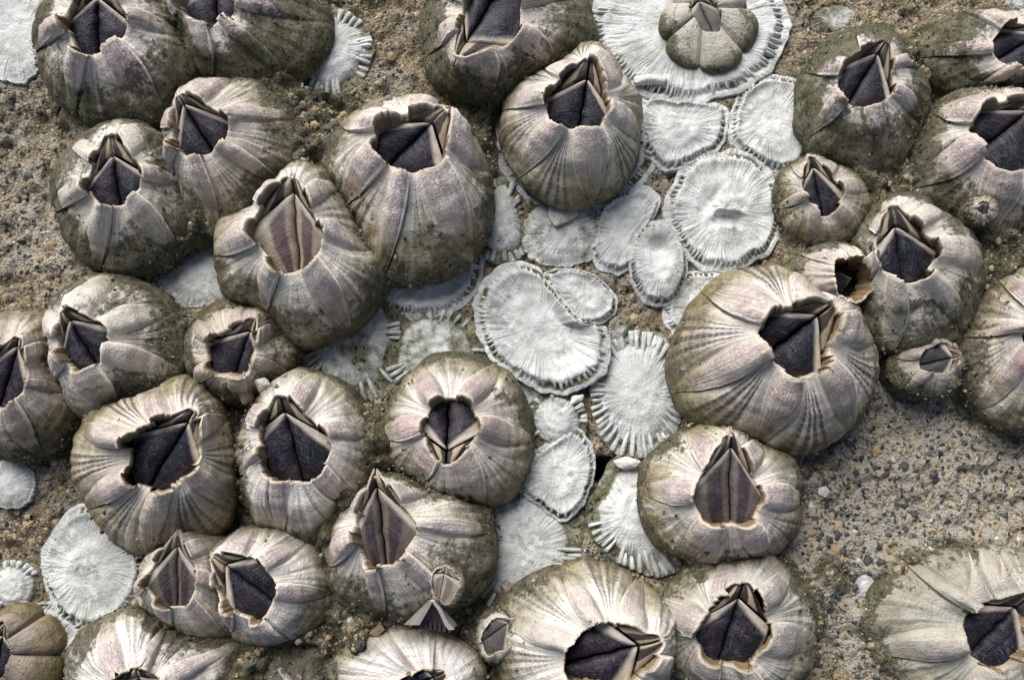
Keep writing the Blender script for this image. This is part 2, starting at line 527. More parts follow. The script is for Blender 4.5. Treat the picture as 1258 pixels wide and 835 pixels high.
bar('b9', (1262, 432, 82, 101), [(1284, 358), (1262, 390), (1257, 424), (1286, 452), (1314, 410)], 1.0,
    'barnacle cut by the right edge showing pink streaks at its apex', silt=.35, stripe=.5, pink=.9)
bar('c1', (25, 472, 76, 94), [(22, 411), (-26, 450), (-20, 492), (8, 501), (31, 470)], 1.0,
    'brownish barnacle cut by the left edge with a pointed purple opening', silt=.3, stripe=.1, brown=.35, pink=.4)
bar('c2', (142, 429, 86, 92), [(75, 379), (72, 430), (95, 457), (128, 440), (132, 402)], 1.0,
    'barnacle at left with smooth lilac wings and square opening at its upper left', silt=.42, stripe=.6, rad=.6)
bar('c3', (297, 430, 72, 66), [(312, 388), (255, 419), (258, 458), (301, 462), (313, 430)], 1.1,
    'small barnacle with a thick brown lip, between the striped and the navy ones', silt=.55, stripe=0, brown=.3, lip=1)
bar('c4', (190, 571, 97, 114), [(239, 500), (161, 535), (160, 590), (200, 601), (240, 571)], 1.05,
    'tall olive-grey barnacle with dashed rays below a wide square navy opening', silt=.12, stripe=1.0, film=.1)
bar('c5', (376, 565, 88, 106), [(343, 484), (318, 530), (330, 586), (388, 584), (405, 542)], 1.05,
    'pale barnacle with a thick broken front plate and purple-red closed plates', silt=.3, stripe=.1, white=.35, front=1)
bar('c6', (559, 535, 91, 100), [(548, 574), (590, 528), (575, 490), (535, 490), (517, 527)], .95,
    'barnacle with pink-lilac wings and a beak of plates pointing down', silt=.25, stripe=.3, pink=.8, white=.6, rad=.62, band=1.15)
bar('c7', (505, 675, 108, 96), [(460, 582), (434, 651), (451, 692), (485, 690), (513, 647)], 1.0,
    'mud caked barnacle with brown arched plates and a tiny spat on its front', silt=.5, stripe=.15, obr=.35)
bar('d1', (240, 728, 68, 78), [(216, 656), (177, 714), (201, 744), (232, 742), (239, 706)], 1.15,
    'tan barnacle with red tinged rim, left of a joined pair near the bottom', silt=.05, stripe=.5, pink=.9, brown=.15, obr=.3)
bar('d2', (335, 716, 76, 74), [(259, 683), (277, 745), (318, 761), (340, 722), (313, 687)], 1.15,
    'ivory barnacle with ragged wide opening, right of a joined pair near the bottom', silt=.1, stripe=.1, white=.45)
bar('d3', (18, 802, 54, 52), [(4, 768), (-20, 786), (-18, 826), (4, 830), (13, 800)], .6,
    'smooth brown lobed barnacle in the bottom left corner', silt=-.4, stripe=0, brown=.9, lobe=1.0, rad=.06, film=-.4)
bar('d4', (188, 826, 108, 86), [(165, 822), (138, 840), (150, 878), (192, 878), (198, 838)], .95,
    'barnacle cut by the bottom edge with a bright white apex, left side', silt=.28, stripe=.4, white=.9)
bar('d5', (717, 792, 112, 96), [(817, 786), (738, 764), (701, 795), (697, 830), (772, 842)], 1.0,
    'bright ribbed barnacle at the bottom with purple plates opening to the right', silt=.0, stripe=.7, white=.7, pink=.5, rad=.5)
bar('d6', (912, 771, 98, 92), [(915, 715), (853, 772), (866, 812), (918, 815), (945, 772)], .75,
    'greyish barnacle at the bottom with bluish wings and a neat kite of navy plates', silt=.3, stripe=.4, white=.2, rad=.6, grey=.4)
bar('d7', (888, 606, 101, 91), [(899, 532), (851, 605), (866, 641), (921, 640), (936, 609)], .95,
    'beige barnacle with a tall pointed purple beak below the largest one', silt=.2, stripe=.35, obr=.3, rad=.55)
bar('d8', (1190, 770, 120, 97), [(1272, 726), (1194, 747), (1180, 790), (1226, 827), (1268, 800)], .33,
    'broad low barnacle in the bottom right corner with two spines', silt=.12, stripe=.15, pink=.2, spines=1, dome=50, grey=.7)
bar('d9', (498, 832, 97, 64), [(548, 826), (520, 822), (490, 836), (500, 862), (540, 862)], .45,
    'worn white topped shell with two cracks at the bottom edge', silt=.05, stripe=0, white=1.0, rad=.14, base=.16)
bar('e1', (610, 780, 25, 34), [(630, 762), (606, 760), (592, 780), (598, 802), (622, 796)], .9,
    'small dark barnacle squeezed beside the bright ribbed one at the bottom', silt=.4, stripe=0, pale=.3, brown=.2, base=.3)
bar('e2', (549, 719, 21, 25), [(548, 696), (532, 706), (533, 728), (549, 742), (566, 716)], 1.0,
    'tiny brown spat split by one seam, on the mud caked barnacle', silt=.3, stripe=0, pale=.45, obr=.8, brown=.35, base=.74)
bar('e3', (1208, 257, 19, 17), [(1208, 246), (1201, 252), (1203, 262), (1213, 263), (1216, 252)], .6,
    'tiny dark star shaped spat on the flank of the right edge barnacle', silt=.4, stripe=0, brown=.5, base=.75)
bar('e4', (364, 826, 56, 44), [(362, 836), (350, 842), (352, 858), (374, 858), (378, 842)], .75,
    'silt buried barnacle at the bottom edge, below the joined pair', silt=.95, stripe=0)

# discs: outline as ellipse (cx, cy, rx, ry) or points; kind comb / fan / worn
D = []


def disc(out, kind, label, worn=0.0, z=0.0, **o):
    D.append(dict(out=out, kind=kind, label=label, worn=worn, z=z, o=o))


disc((16, 40, 40, 60), 'worn', 'smooth pale bluish shell patch in the top left corner', .05)
disc((405, 60, 50, 53), 'fan', 'small ribbed white shell fan on brown rock near the top', .1, ribs=1)
disc((846, 30, 120, 90), 'comb', 'largest white disc with comb teeth, a grey lobed barnacle at its centre', 0, z=.03)
disc([(788, 116), (812, 120), (850, 122), (893, 126), (891, 172), (862, 192), (822, 210), (797, 190), (784, 150)], 'comb',
     'five sided white disc directly below the largest white disc', .05)
disc([(903, 122), (925, 98), (950, 88), (985, 98), (1000, 140), (992, 200), (958, 214), (918, 190), (896, 165)], 'comb',
     'white disc with a pit, tucked against the silt covered barnacle', .2)
disc((891, 258, 70, 73), 'comb', 'round white disc with a crumbled centre and thick toothed edge', .1, crumb=1, z=.02)
disc([(735, 250), (762, 236), (792, 225), (814, 243), (803, 268), (788, 292), (782, 325), (760, 336), (738, 328), (724, 308)], 'comb',
     'bean shaped white disc below the barnacle with dashed rays', .15)
disc((810, 322, 35, 52), 'comb', 'narrow oval white shell with a hollow at its upper end', .1, hollow=1, z=.05)
disc([(650, 262), (680, 244), (722, 250), (738, 280), (734, 312), (700, 326), (662, 322), (644, 300)], 'worn',
     'stained grey disc carrying a pinkish loose plate', .6)
disc([(598, 220), (628, 214), (645, 262), (648, 318), (600, 322), (582, 290)], 'fan',
     'striated pale strip between two large barnacles above the centre', .3)
disc((516, 318, 76, 70), 'comb', 'toothed crescent showing under the large round barnacle', .2)
disc((430, 411, 62, 84), 'fan', 'grooved grey fan under the striped brown-plated barnacle', .4)
disc((533, 432, 61, 55), 'fan', 'grey toothed disc half buried above the pink-winged barnacle', .55)
disc([(582, 378), (590, 350), (612, 332), (640, 324), (660, 330), (676, 352), (702, 380), (717, 402), (735, 394), (746, 412), (742, 450), (716, 478), (684, 484), (640, 468), (604, 440), (588, 410)], 'comb',
     'large heart shaped white dish at the picture centre', 0, z=.05, dish=1)
disc([(664, 336), (690, 327), (722, 333), (745, 346), (761, 372), (747, 396), (716, 400), (694, 374)], 'comb',
     'crusty cream disc in the notch of the heart shaped dish', .35, z=.02)
disc((784, 484, 57, 77), 'fan', 'tall oval white fan with long slits left of the largest barnacle', 0, z=.02)
disc((683, 517, 37, 39), 'fan', 'small grey rosette below the heart shaped dish', .45, z=.03)
disc([(630, 592), (648, 560), (672, 545), (706, 524), (730, 548), (731, 580), (716, 622), (692, 642), (662, 622)], 'comb',
     'kite shaped white disc with a toothed lower edge', 0, z=.08)
disc((640, 674, 72, 84), 'fan', 'pale blue fan with a brown bead below the kite shaped disc', .1)
disc([(752, 566), (775, 556), (825, 575), (850, 640), (835, 705), (800, 708), (760, 690), (730, 660), (722, 620), (742, 592)], 'fan',
     'white fan with deep slits half under the beige barnacle', 0, z=.02)
disc((112, 697, 63, 74), 'comb', 'smooth white disc with dashed edge below the tall rayed barnacle', .12)
disc((12, 594, 27, 30), 'worn', 'small pale patch at the left edge below the brownish barnacle', .3)
disc((16, 722, 32, 34), 'fan', 'small round white scar at the left edge above the brown lobed barnacle', .35)
disc([(-50, 780), (0, 742), (60, 738), (108, 768), (100, 785), (82, 806), (70, 850), (0, 880), (-50, 850)], 'comb',
     'crusty white ring round the brown lobed barnacle in the corner', .35)
disc([(182, 346), (215, 320), (270, 298), (284, 335), (268, 372), (225, 378)], 'worn',
     'chalky patch between the kite opening barnacle and the striped one', .35)
disc((872, 378, 56, 46), 'comb', 'toothed disc edge peeping out above the largest barnacle', .2)
disc([(1000, 14), (1030, 2), (1052, 12), (1046, 34), (1018, 42), (998, 34)], 'worn', 'ragged whitish crust on rock above the hooded barnacle', .85)
disc((708, 170, 97, 84), 'comb', 'toothed disc fringing the barnacle with dashed rays', .25)
disc((652, 502, 58, 50), 'worn', 'flat greyish scar right of the pink-winged barnacle', .6)
disc([(748, 392), (770, 384), (780, 402), (768, 418), (750, 414)], 'worn', 'little grey crust beside the notch of the heart shaped dish', .6)
disc([(1052, 708), (1070, 706), (1084, 720), (1070, 734), (1052, 736)], 'worn', 'small white chip on speckled rock at lower right', .05)
disc([(1236, -4), (1262, -10), (1266, 12), (1248, 12)], 'worn', 'pale scrap of shell in the top right corner', .2)

# ------------------------------------------------------------------ outlines of all barnacles, pressed against each other
for b in B:
    cx, cy, rx, ry = b['sil']
    Rm = (rx + ry) / 200.0
    z0 = b['o'].get('base', 0.0)
    hz = b['h'] * Rm
    a = np.linspace(0, TAU, 96, endpoint=False)
    p = at(cx + rx * np.cos(a), cy + ry * np.sin(a), z0 + 0.32 * hz)
    b['R'] = Rm * 0.97
    b['z0'] = z0
    b['H'] = hz
    b['out'] = Polar(p, p.mean(0)[:2])
TH = np.linspace(-PI, PI, 360, endpoint=False)
for b in B:
    o = b['out']
    r = o(TH).copy()
    if b['z0'] == 0:
        for c in B:
            if c is b or c['z0'] > 0:
                continue
            q = c['out']
            if np.hypot(*(q.c - o.c)) > 3.2:
                continue
            for k in range(40):
                pts = o.c + np.stack([np.cos(TH), np.sin(TH)], -1) * r[:, None]
                bad = q.dist(pts) * 1.05 < r / o(TH)
                if not bad.any():
                    break
                r[bad] *= 0.975
        k = np.exp(-0.5 * (np.arange(-8, 9) / 3.0) ** 2); k /= k.sum()
        r = np.convolve(np.concatenate([r[-8:], r, r[:8]]), k, 'valid')
    tw = np.stack([np.cos(TH), np.sin(TH), 0 * TH + b['sil'][0]], -1)
    b['rb'] = r * (1 + 0.05 * noise(tw, 1.3, 5) + 0.025 * noise(tw, 3.1, 8))
for d in D:
    out = d['out']
    if isinstance(out, tuple):
        a = np.linspace(0, TAU, 40, endpoint=False)
        out = [(out[0] + out[2] * math.cos(x), out[1] + out[3] * math.sin(x)) for x in a]
    out = np.array(out, float)
    p = at(out[:, 0], out[:, 1], 0.06 + d['z'])
    p = chaikin(p, 0.22, 2)
    cm = p.mean(0)
    d['out'] = Polar(cm + (p - cm) * 1.05)

# ------------------------------------------------------------------ the rock
def axis(lo, hi, step, far):
    mid = np.arange(lo, hi + 1e-6, step)
    g = step * 1.35 ** np.arange(1, 40)
    g = np.cumsum(g)
    g = g[g < far]
    return np.concatenate([(lo - g)[::-1], mid, hi + g])


gx = axis(-7.4, 7.4, 0.034, 400)
gy = axis(-3.6, 7.6, 0.034, 400)
X, Y = np.meshgrid(gx, gy)
P = np.stack([X, Y, 0 * X], -1)
near = sstep(14, 8, np.hypot(X, Y - 2))
silt_a = np.zeros_like(X)
d1 = np.full_like(X, 9.0)
d2 = np.full_like(X, 9.0)
draw = np.full_like(X, 9.0)
for b in B:
    if b['z0'] > 0:
        continue
    w = P[..., :2] - b['out'].c
    rr = np.hypot(w[..., 0], w[..., 1])
    m = rr < 2.4
    d = rr[m] - np.interp(np.arctan2(w[..., 1], w[..., 0])[m], TH, b['rb'], period=TAU)
    silt_a[m] = np.maximum(silt_a[m], np.exp(-np.maximum(d, 0) / 0.13))
    draw[m] = np.minimum(draw[m], d)
    d = np.maximum(d, 0)
    d2[m] = np.minimum(d2[m], np.maximum(d1[m], d))
    d1[m] = np.minimum(d1[m], d)
indisc = np.full_like(X, 9.0)
for d in D:
    w = P[..., :2] - d['out'].c
    m = np.hypot(w[..., 0], w[..., 1]) < 2.2
    indisc[m] = np.minimum(indisc[m], d['out'].dist(P[m]))
Zb = 0.05 * fbm(P, 0.5, 3, 3) + 0.035 * fbm(P, 2.3, 3, 5) + near * (0.03 * fbm(P, 7, 2, 9) + 0.022 * noise(P, 16, 11) - 0.06 * sstep(.3, .6, noise(P, 5.5, 13)) - 0.035 * sstep(.35, .6, noise(P, 11, 14)))
Z = Zb - 0.03 + silt_a * (0.13 + 0.10 * fbm(P, 4, 3, 21)) + np.exp(-(d1 + d2) / 0.22) * (0.18 + 0.15 * fbm(P, 5, 3, 22))
mud = 0 * X
for (mx, my, mh, mr) in ((455, 560, .55, .30), (432, 600, .5, .25), (468, 510, .3, .22), (420, 655, .4, .3), (600, 620, .5, .25), (585, 690, .3, .2),
                         (440, 780, .35, .4), (575, 840, .3, .2), (240, 300, .25, .3), (385, 170, .3, .3), (400, 105, .2, .4), (600, 160, .2, .3),
                         (1090, 235, .3, .3), (1240, 310, .45, .4), (1080, 60, .2, .4), (120, 770, .1, .4), (250, 290, .3, .25), (375, 440, .12, .2),
                         (1000, 560, .15, .3), (1020, 700, .15, .3), (300, 820, .2, .25), (560, 660, .5, .3), (700, 720, .1, .3)):
    c_ = at(mx, my, mh * .6)
    mud = np.maximum(mud, mh * np.exp(-((X - c_[0]) ** 2 + (Y - c_[1]) ** 2) / (2 * mr * mr)))
mw = sstep(0.04, 0.2, mud)
Z = Z + mud * (1 + 0.35 * fbm(P, 5, 3, 33)) + mw * 0.05 * fbm(P, 10, 3, 34)
silt_a = np.maximum(silt_a, mw)
Z = np.where(draw < 0, Z * (1 - sstep(-.12, -.35, draw)) - 0.06 * sstep(-.12, -.35, draw), Z)
hole = at(743, 577)
Z = Z - 0.9 * sstep(.19, .12, np.hypot((X - hole[0]) * 1.0, Y - hole[1]))
dm = sstep(1.1, 0.97, indisc)
Z = Z * (1 - dm) + np.minimum(Z, -0.03) * dm
silt_a = silt_a * (1 - 0.7 * dm)
q = at(1090, 600)
lime_a = 1.3 * np.exp(-((X - q[0]) ** 2 / 5 + (Y - q[1]) ** 2 / 4)) + 0.5 * np.exp(-((X + 6.0) ** 2 / 0.4 + (Y - 3.0) ** 2 / 2))
geo = np.stack([silt_a, lime_a, 0 * X, 0 * X + 1], -1)
V = np.stack([X, Y, Z], -1)
rock = link('rock', mesh('rock', V, grid_q(len(gy), len(gx)), M_ROCK, {'geo': geo}))
rock['kind'] = 'structure'


def ground_z(x, y):
    i = np.clip(np.searchsorted(gx, x) - 1, 0, len(gx) - 2)
    j = np.clip(np.searchsorted(gy, y) - 1, 0, len(gy) - 2)
    return Z[j, i]


# ------------------------------------------------------------------ chalk discs
def build_disc(d, idx):
    P_ = d['out']
    kind = d['kind']
    rs = np.random.RandomState(100 + idx)
    d['worn'] = max(0.0, d['worn'] + rs.uniform(-.1, .22))
    per = float(P_(TH).mean()) * TAU
    nth = int(min(300, max(120, per * 42)))
    th = np.linspace(-PI, PI, nth, endpoint=False)
    tw = np.stack([np.cos(th), np.sin(th), 0 * th], -1)
    ro = P_(th) * (1 + 0.035 * noise(tw, 2.2, idx) + 0.035 * noise(tw, 6, idx + 5) + (0.05 if kind == 'worn' else .015) * noise(tw, 15, idx + 9))
    rows = np.concatenate([np.linspace(0.02, 0.74, 16), np.linspace(0.77, 0.985, 15), [1.0, 1.0]])
    RR, TT = np.meshgrid(rows, th, indexing='ij')
    xy = RR[..., None] * ro[None, :, None] * np.stack([np.cos(TT), np.sin(TT)], -1)
    W = np.concatenate([xy + P_.c, 0 * RR[..., None]], -1)
    z = 0.042 + 0 * RR
    z += 0.018 * fbm(W, 1.8, 3, idx) + 0.006 * fbm(W, 9, 2, idx + 3)
    lin = np.stack([np.cos(TT) * 9, np.sin(TT) * 9, RR * 0.8], -1)
    z += 0.010 * noise(lin, 1.6, idx + 31) * sstep(0.35, 0.75, RR)
    ntooth = int(per / (0.070 if kind == 'comb' else 0.095))
    ph = np.cumsum(rs.uniform(0.6, 1.4, ntooth)); ph = ph / ph[-1] * TAU - PI
    dirt = 0 * RR
    if kind == 'comb':
        ridge = np.exp(-((RR - 0.80) / 0.07) ** 2)
        z += 0.024 * ridge * (1 + 0.5 * noise(tw, 3, idx + 2))[None]
        if d['o'].get('dish'):
            z += 0.15 * sstep(0.45, 0.80, RR) * (0.7 + 0.6 * noise(tw, 1.2, 4))[None] - 0.02
        moat = sstep(0.82, 0.87, RR) * sstep(0.955, 0.90, RR) * np.clip(0.55 + 1.1 * noise(tw, 2.1, idx + 60), 0, 1.1)[None]
        z -= 0.03 * moat + 0.034 * sstep(0.83, 0.88, RR)
        dirt = 0.55 * moat
        z -= 0.012 * sstep(0.9, 1.0, RR)
    elif kind == 'fan':
        z += 0.05 * sstep(1.0, 0.2, RR)
        z -= 0.045 * sstep(0.62, 0.80, RR)
        dirt = 0.45 * sstep(0.66, 0.80, RR)
    else:
        z -= 0.03 * sstep(0.7, 1.0, RR)
    W2 = RR * 7 + 1.5 * noise(W, 2.5, idx + 71)
    z += (0 if kind == 'worn' else 0.004) * np.sin(W2 * 3)
    z += 0.005 * np.clip(fbm(W, 14, 3, idx + 72), -.5, 1)
    if d['o'].get('crumb'):
        cr = sstep(0.55, 0.2, RR)
        z += cr * (0.055 * np.sign(noise(W, 6, 77)) * sstep(.05, .25, abs(noise(W, 6, 77))) - 0.02 + 0.03 * noise(W, 14, 5))
    if d['o'].get('hollow'):
        z -= 0.16 * np.exp(-((W[..., 0] - P_.c[0]) ** 2 + (W[..., 1] - P_.c[1] - 0.2) ** 2) / 0.018)
        z += 0.10 * sstep(1.0, 0.55, RR)
    z += d['z']
    z[-1] = -0.12
    geo = np.stack([RR, (TT + PI) / TAU, dirt, 0 * RR + d['worn']], -1)
    V = np.concatenate([xy, z[..., None]], -1)
    loc = (float(P_.c[0]), float(P_.c[1]), 0.0)
    Vf = np.concatenate([V.reshape(-1, 3), [[0, 0, float(z[0].mean())]]])
    gf = np.concatenate([geo.reshape(-1, 4), [[0, .5, 0, d['worn']]]])
    Q = grid_q(len(rows), nth, True)[:, ::-1]
    cap = np.array([[len(Vf) - 1, (k + 1) % nth, k, k] for k in range(nth)])
    # centre fan of triangles, kept as its own small strip of quads
    half = np.array([[len(Vf) - 1, (k + 2) % nth, (k + 1) % nth, k] for k in range(0, nth - 1, 2)])
    Q = np.concatenate([Q, half[:, ::-1]])
    o = link('shell_scar', mesh('shell_scar', Vf, Q, M_SCAR, {'geo': gf}), None, loc)
    tag(o, d['label'], 'shell scar', 'chalky scars left by dead barnacles')
    if kind == 'worn':
        return
    # teeth (comb) or ribs (fan) standing in the moat
    vs, qs, gs = [], [], []
    zf = lambda r, a: float(z[int(np.argmin(abs(rows[:-1] - r))), int(round((a + PI) / TAU * nth)) % nth])
    for k in range(ntooth):
        if rs.rand() < 0.05 + 0.25 * d['worn'] or (kind == 'fan' and float(noise(np.array([math.cos(ph[k]), math.sin(ph[k]), .5]), 1.9, idx)) < -.28):
            continue
        a = ph[k]
        gap = TAU / ntooth
        if kind == 'comb':
            r0, r1 = rs.uniform(0.79, 0.83), rs.uniform(0.90, 0.955)
            top0, top1 = zf(0.80, a) + 0.002, zf(0.955, a) + 0.016
            w0, w1 = gap * rs.uniform(.34, .46), gap * rs.uniform(.12, .30)
        else:
            r0, r1 = rs.uniform(0.55, 0.78), rs.uniform(0.955, 1.0)
            top0, top1 = zf(r0, a) + 0.002, zf(0.985, a) + rs.uniform(.035, .055)
            w0, w1 = gap * .34, gap * rs.uniform(.36, .47)
        ns = 4
        base = len(vs)
        rr_ = P_(a) * (1 + 0.035 * float(noise(np.array([math.cos(a), math.sin(a), 0]), 2.2, idx)))
        da = rs.uniform(-.2, .2) * gap
        for s in range(ns):
            f = s / (ns - 1)
            r = r0 + (r1 - r0) * f
            w = w0 + (w1 - w0) * f
            tz = top0 + (top1 - top0) * f - (0.02 if s == ns - 1 else 0) + 0.006 * math.sin(f * PI)
            if kind == 'fan':
                tz = max(tz, zf(min(r, .985), a) + (0.0 if s == 0 else 0.03))
            for (aw, zz) in ((-1, tz - 0.11), (-.72, tz - 0.008), (0, tz), (.72, tz - 0.008), (1, tz - 0.11)):
                aa = a + aw * w * 0.5 * 2 + da * f
                vs.append((rr_ * r * math.cos(aa), rr_ * r * math.sin(aa), zz))
                gs.append((r, (aa + PI) / TAU, 0, d['worn']))
        for s in range(ns - 1):
            for e in range(4):
                i = base + s * 5 + e
                qs.append((i, i + 5, i + 6, i + 1))
        i = base + (ns - 1) * 5
        qs += [(i, i + 1, i + 3, i + 4), (i + 1, i + 2, i + 3, i + 3)] if False else [(i, i + 4, i + 3, i + 1)]
    t = link('comb_teeth' if kind == 'comb' else 'rib_fringe', mesh('scar_teeth', vs, np.array(qs)[:, ::-1], M_SCAR, {'geo': gs}), o)
    t['kind'] = 'stuff'


for i, d in enumerate(D):
    build_disc(d, i)

# ------------------------------------------------------------------ barnacles
def build_barnacle(b, idx):
    o_ = b['o']
    rs = np.random.RandomState(500 + idx)
    R, H, z0 = b['R'], b['H'], b['z0']
    cb = b['out'].c
    rb = b['rb']
    ztop = z0 + H
    ap = np.array(b['ap'], float)
    ap = ap.mean(0) + (ap - ap.mean(0)) * 1.10
    A0 = at(ap[:, 0], ap[:, 1], ztop)
    ca = A0[:, :2].mean(0)
    tdir = A0[0, :2] - ca
    thT = math.atan2(tdir[1], tdir[0])
    # the tip end stands higher: carry the points to their own heights
    lift = np.array([.09, .03, -.03, -.03, .03]) * R * o_.get('tilt', 1.0)
    A = np.array([at(ap[k, 0], ap[k, 1], ztop + lift[k]) for k in range(5)])
    rim = Polar(chaikin(A, 0.14, 1), A[:, :2].mean(0))
    ca = rim.c
    ra = float(rim(TH).mean())
    # height of the rim round the opening: fit a plane through the five points
    G = np.c_[A[:, :2] - ca, np.ones(5)]
    pl = np.linalg.lstsq(G, A[:, 2], rcond=None)[0]
    phm = R_(o_.get('dome', rs.uniform(43, 56)))
    jag = o_.get('jag', 0.014)

    def surf(th, t):
        base = cb + np.stack([np.cos(th), np.sin(th)], -1) * np.interp((th + PI) % TAU - PI, TH, rb, period=TAU)[..., None]
        rp = ca + np.stack([np.cos(th), np.sin(th)], -1) * rim(th)[..., None]
        s = (1 - np.cos(t * phm)) / (1 - math.cos(phm))
        xy = base * (1 - s[..., None]) + rp * s[..., None]
        bul = 0.06 * np.sin(PI * np.clip(t / 0.62, 0, 1)) - 0.03 * (1 - t) ** 5
        xy = xy + (base - cb) * bul[..., None]
        w = rp - ca
        zr = pl[0] * w[..., 0] + pl[1] * w[..., 1] + pl[2]
        tw = np.stack([np.cos(th), np.sin(th), 0 * th + idx * 3.1], -1)
        zr = zr + R * 0.03 * noise(tw, 1.6, idx)
        z = z0 + (zr - z0) * np.sin(t * phm) / math.sin(phm)
        z = z + R * (jag * (noise(tw, 3.2, idx) + 0.8 * noise(tw, 9, idx + 4)) * t ** 9 + 0.006 * noise(tw, 24, idx + 6) * t ** 40)
        return np.concatenate([xy, z[..., None]], -1)

    # six plates: one at the tip, one opposite, two on each side
    cen = thT + np.array([0, 58, 118, 180, 242, 302]) * PI / 180 + rs.uniform(-.13, .13, 6)
    r1 = o_.get('rad', 0.45)
    rr1 = np.clip(r1 * 1.15 * rs.uniform(.7, 1.25, 6), 0.04, 0.82)
    NP, NR = 26, 13
    tr = np.concatenate([[0.0], np.linspace(0, 1, 44) ** 0.92])
    nin = 9
    cxy = np.array([cb[0], cb[1]])
    root = bpy.data.objects.new('barnacle', None)
    C.objects.link(root)
    root.location = (float(cb[0]), float(cb[1]), float(z0))
    root.empty_display_size = 0.2
    tag(root, b['label'], 'barnacle', 'acorn barnacles crowded on the rock')
    org = np.array([cb[0], cb[1], z0])
    lobe = o_.get('lobe', 0.0)
    eps = 1e-3
    silt = o_.get('silt', .3); white = o_.get('white', 0); stripe = o_.get('stripe', 0); pink = o_.get('pink', 0.22)
    brown = o_.get('brown', 0)
    tone = rs.rand()
    for k in range(6):
        gl = (cen[k] - cen[k - 1]) % TAU
        gr = (cen[(k + 1) % 6] - cen[k]) % TAU
        tcol = tr[:, None]
        wl = 0.015 + (rr1[k - 1] - 0.015) * sstep(.08, 1.06, tcol) ** 1.2
        wr = 0.015 + (rr1[k] - 0.015) * sstep(.08, 1.06, tcol) ** 1.2
        e0 = cen[k] - gl * (0.5 - wl / 2)
        e1 = cen[k] + gr * (0.5 - wr / 2)
        e2 = cen[k] + gr * (0.5 + wr / 2) + 0.02
        up = np.concatenate([[0.0, 0.0], np.linspace(0, 1, NP), [1.0]])[None, :]
        ur = np.concatenate([np.linspace(0, 1, NR)[1:], [1.0, 1.0]])[None, :]
        thp = e0 + (e1 - e0) * up
        thr = e1 + (e2 - e1) * ur
        th = np.concatenate([thp, thr], 1)
        U = np.concatenate([np.broadcast_to(up * 2 - 1, thp.shape), np.broadcast_to(ur * 2 - 1, thr.shape)], 1)
        isr = np.concatenate([0 * thp, 0 * thr + 1], 1)
        T = np.broadcast_to(tcol, th.shape)
        p = surf(th, T)
        dth = surf(th + eps, T) - surf(th - eps, T)
        dt = surf(th, np.clip(T + eps, 0, 1)) - surf(th, np.clip(T - eps, 0, 1))
        nrm = np.cross(dth, dt)
        nrm /= np.linalg.norm(nrm, axis=-1, keepdims=True) + 1e-9
        seed = idx * 10 + k
        wh = (rs.uniform(.2, .55) if k in (0, 4, 5) else rs.uniform(.8, 1.5)) * (1 - lobe)
        pl_d = -0.03 * np.exp(-((U + 1) / 0.14) ** 2) + (0.050 + 0.17 * lobe) * np.sqrt(np.clip(1 - np.abs(U) ** (3.2 - 1.2 * lobe), 0, 1)) * (1 - 0.5 * T)
        ribs = np.sin(U * 11 + seed + 1.5 * noise(p, 2.5, seed)) * 0.009 + np.sin(U * 23 + seed) * 0.005
        pl_d = pl_d + ribs * (1 - lobe) * sstep(0.0, 0.3, T) * sstep(1.02, 0.55, T)
        rd_d = (0.0 + (0.058 + 0.045 * T) * (1 - np.abs((U - 0.45) / 1.45) ** 4.5)) * sstep(.2, 1.0, T) + 0.006 * np.sin(T * 44 + 3 * noise(p, 3, seed)) * T
        rd_d = rd_d - 0.022 * np.exp(-((U + 1) / 0.16) ** 2) * sstep(.3, .7, T)
        rd_d = rd_d * (1 - lobe) - 0.05 * lobe
        d_ = np.where(isr > .5, rd_d, pl_d)
        d_ = d_ * (lobe + (1 - lobe) * (0.36 + 0.64 * sstep(0.1, 0.6, T)))
        d_[:, 0] = -0.08 + 0.06 * T[:, 0] ** 8
        d_[:, -1] = -0.06 + 0.05 * T[:, -1] ** 8
        d_ = d_ + 0.06 * fbm(p, 1.4 / R, 3, idx + 40) + 0.010 * fbm(p, 6.0, 3, idx + 41) * sstep(-.1, .3, T)
        # growth ledges
        gph = T * 9 + 0.8 * noise(p, 1.5, idx + 8)
        d_ = d_ + 0.010 * (gph - np.floor(gph)) * (1 - 0.6 * isr) * (1 - lobe)
        if o_.get('front') and k in (2, 3):
            d_ = d_ + 0.10 * sstep(0.45, 0.8, T) * (1 - isr)
        d_ = d_ * (1 - 0.40 * sstep(.80, 1.0, T) * (1 - lobe))
        p = p + nrm * (d_ * R)[..., None]
        # wings rise in a low arch, plate tips sag
        arch = np.where(isr > .5, (0.10 * (1 - np.abs(U) ** 3) * (1 + 0.35 * U)) * wh, -0.05 * (1 - U * U)) * np.clip((T - 0.5) / 0.5, 0, 1) ** 1.3
        p[..., 2] += R * arch
        p[0, :, 2] = z0 - 0.2
        # lip and inner sheath
        top = p[-1].copy()
        inn = [top.copy()]
        tov = np.concatenate([ca, [0]]) - top
        tov[:, 2] = 0
        tl = np.linalg.norm(tov, axis=1, keepdims=True)
        tov /= tl
        thick = (0.030 if not o_.get('lip') else 0.075) * R
        for j in range(nin):
            f = j / (nin - 1)
            q_ = top + tov * (thick * (1 if j else 0.5) + f * 0.06 * R)
            q_[:, :2] += (cb - ca) * (f * 0.62 * R / max(H, .2))
            q_[:, 2] = top[:, 2] + (0.008 * R if j == 0 else -f * 0.62 * R)
            inn.append(q_)
        Vv = np.concatenate([p, np.stack(inn)], 0) - org
        nr, nc = Vv.shape[:2]
        Tt = np.concatenate([T, 1 - np.concatenate([[0.0], np.linspace(0.0, 0.8, nin)])[:, None] + 0 * T[:1]], 0)
        innm = np.concatenate([0 * T, np.concatenate([[0.0, 0.15], np.ones(nin - 1)])[:, None] + 0 * T[:1]], 0)
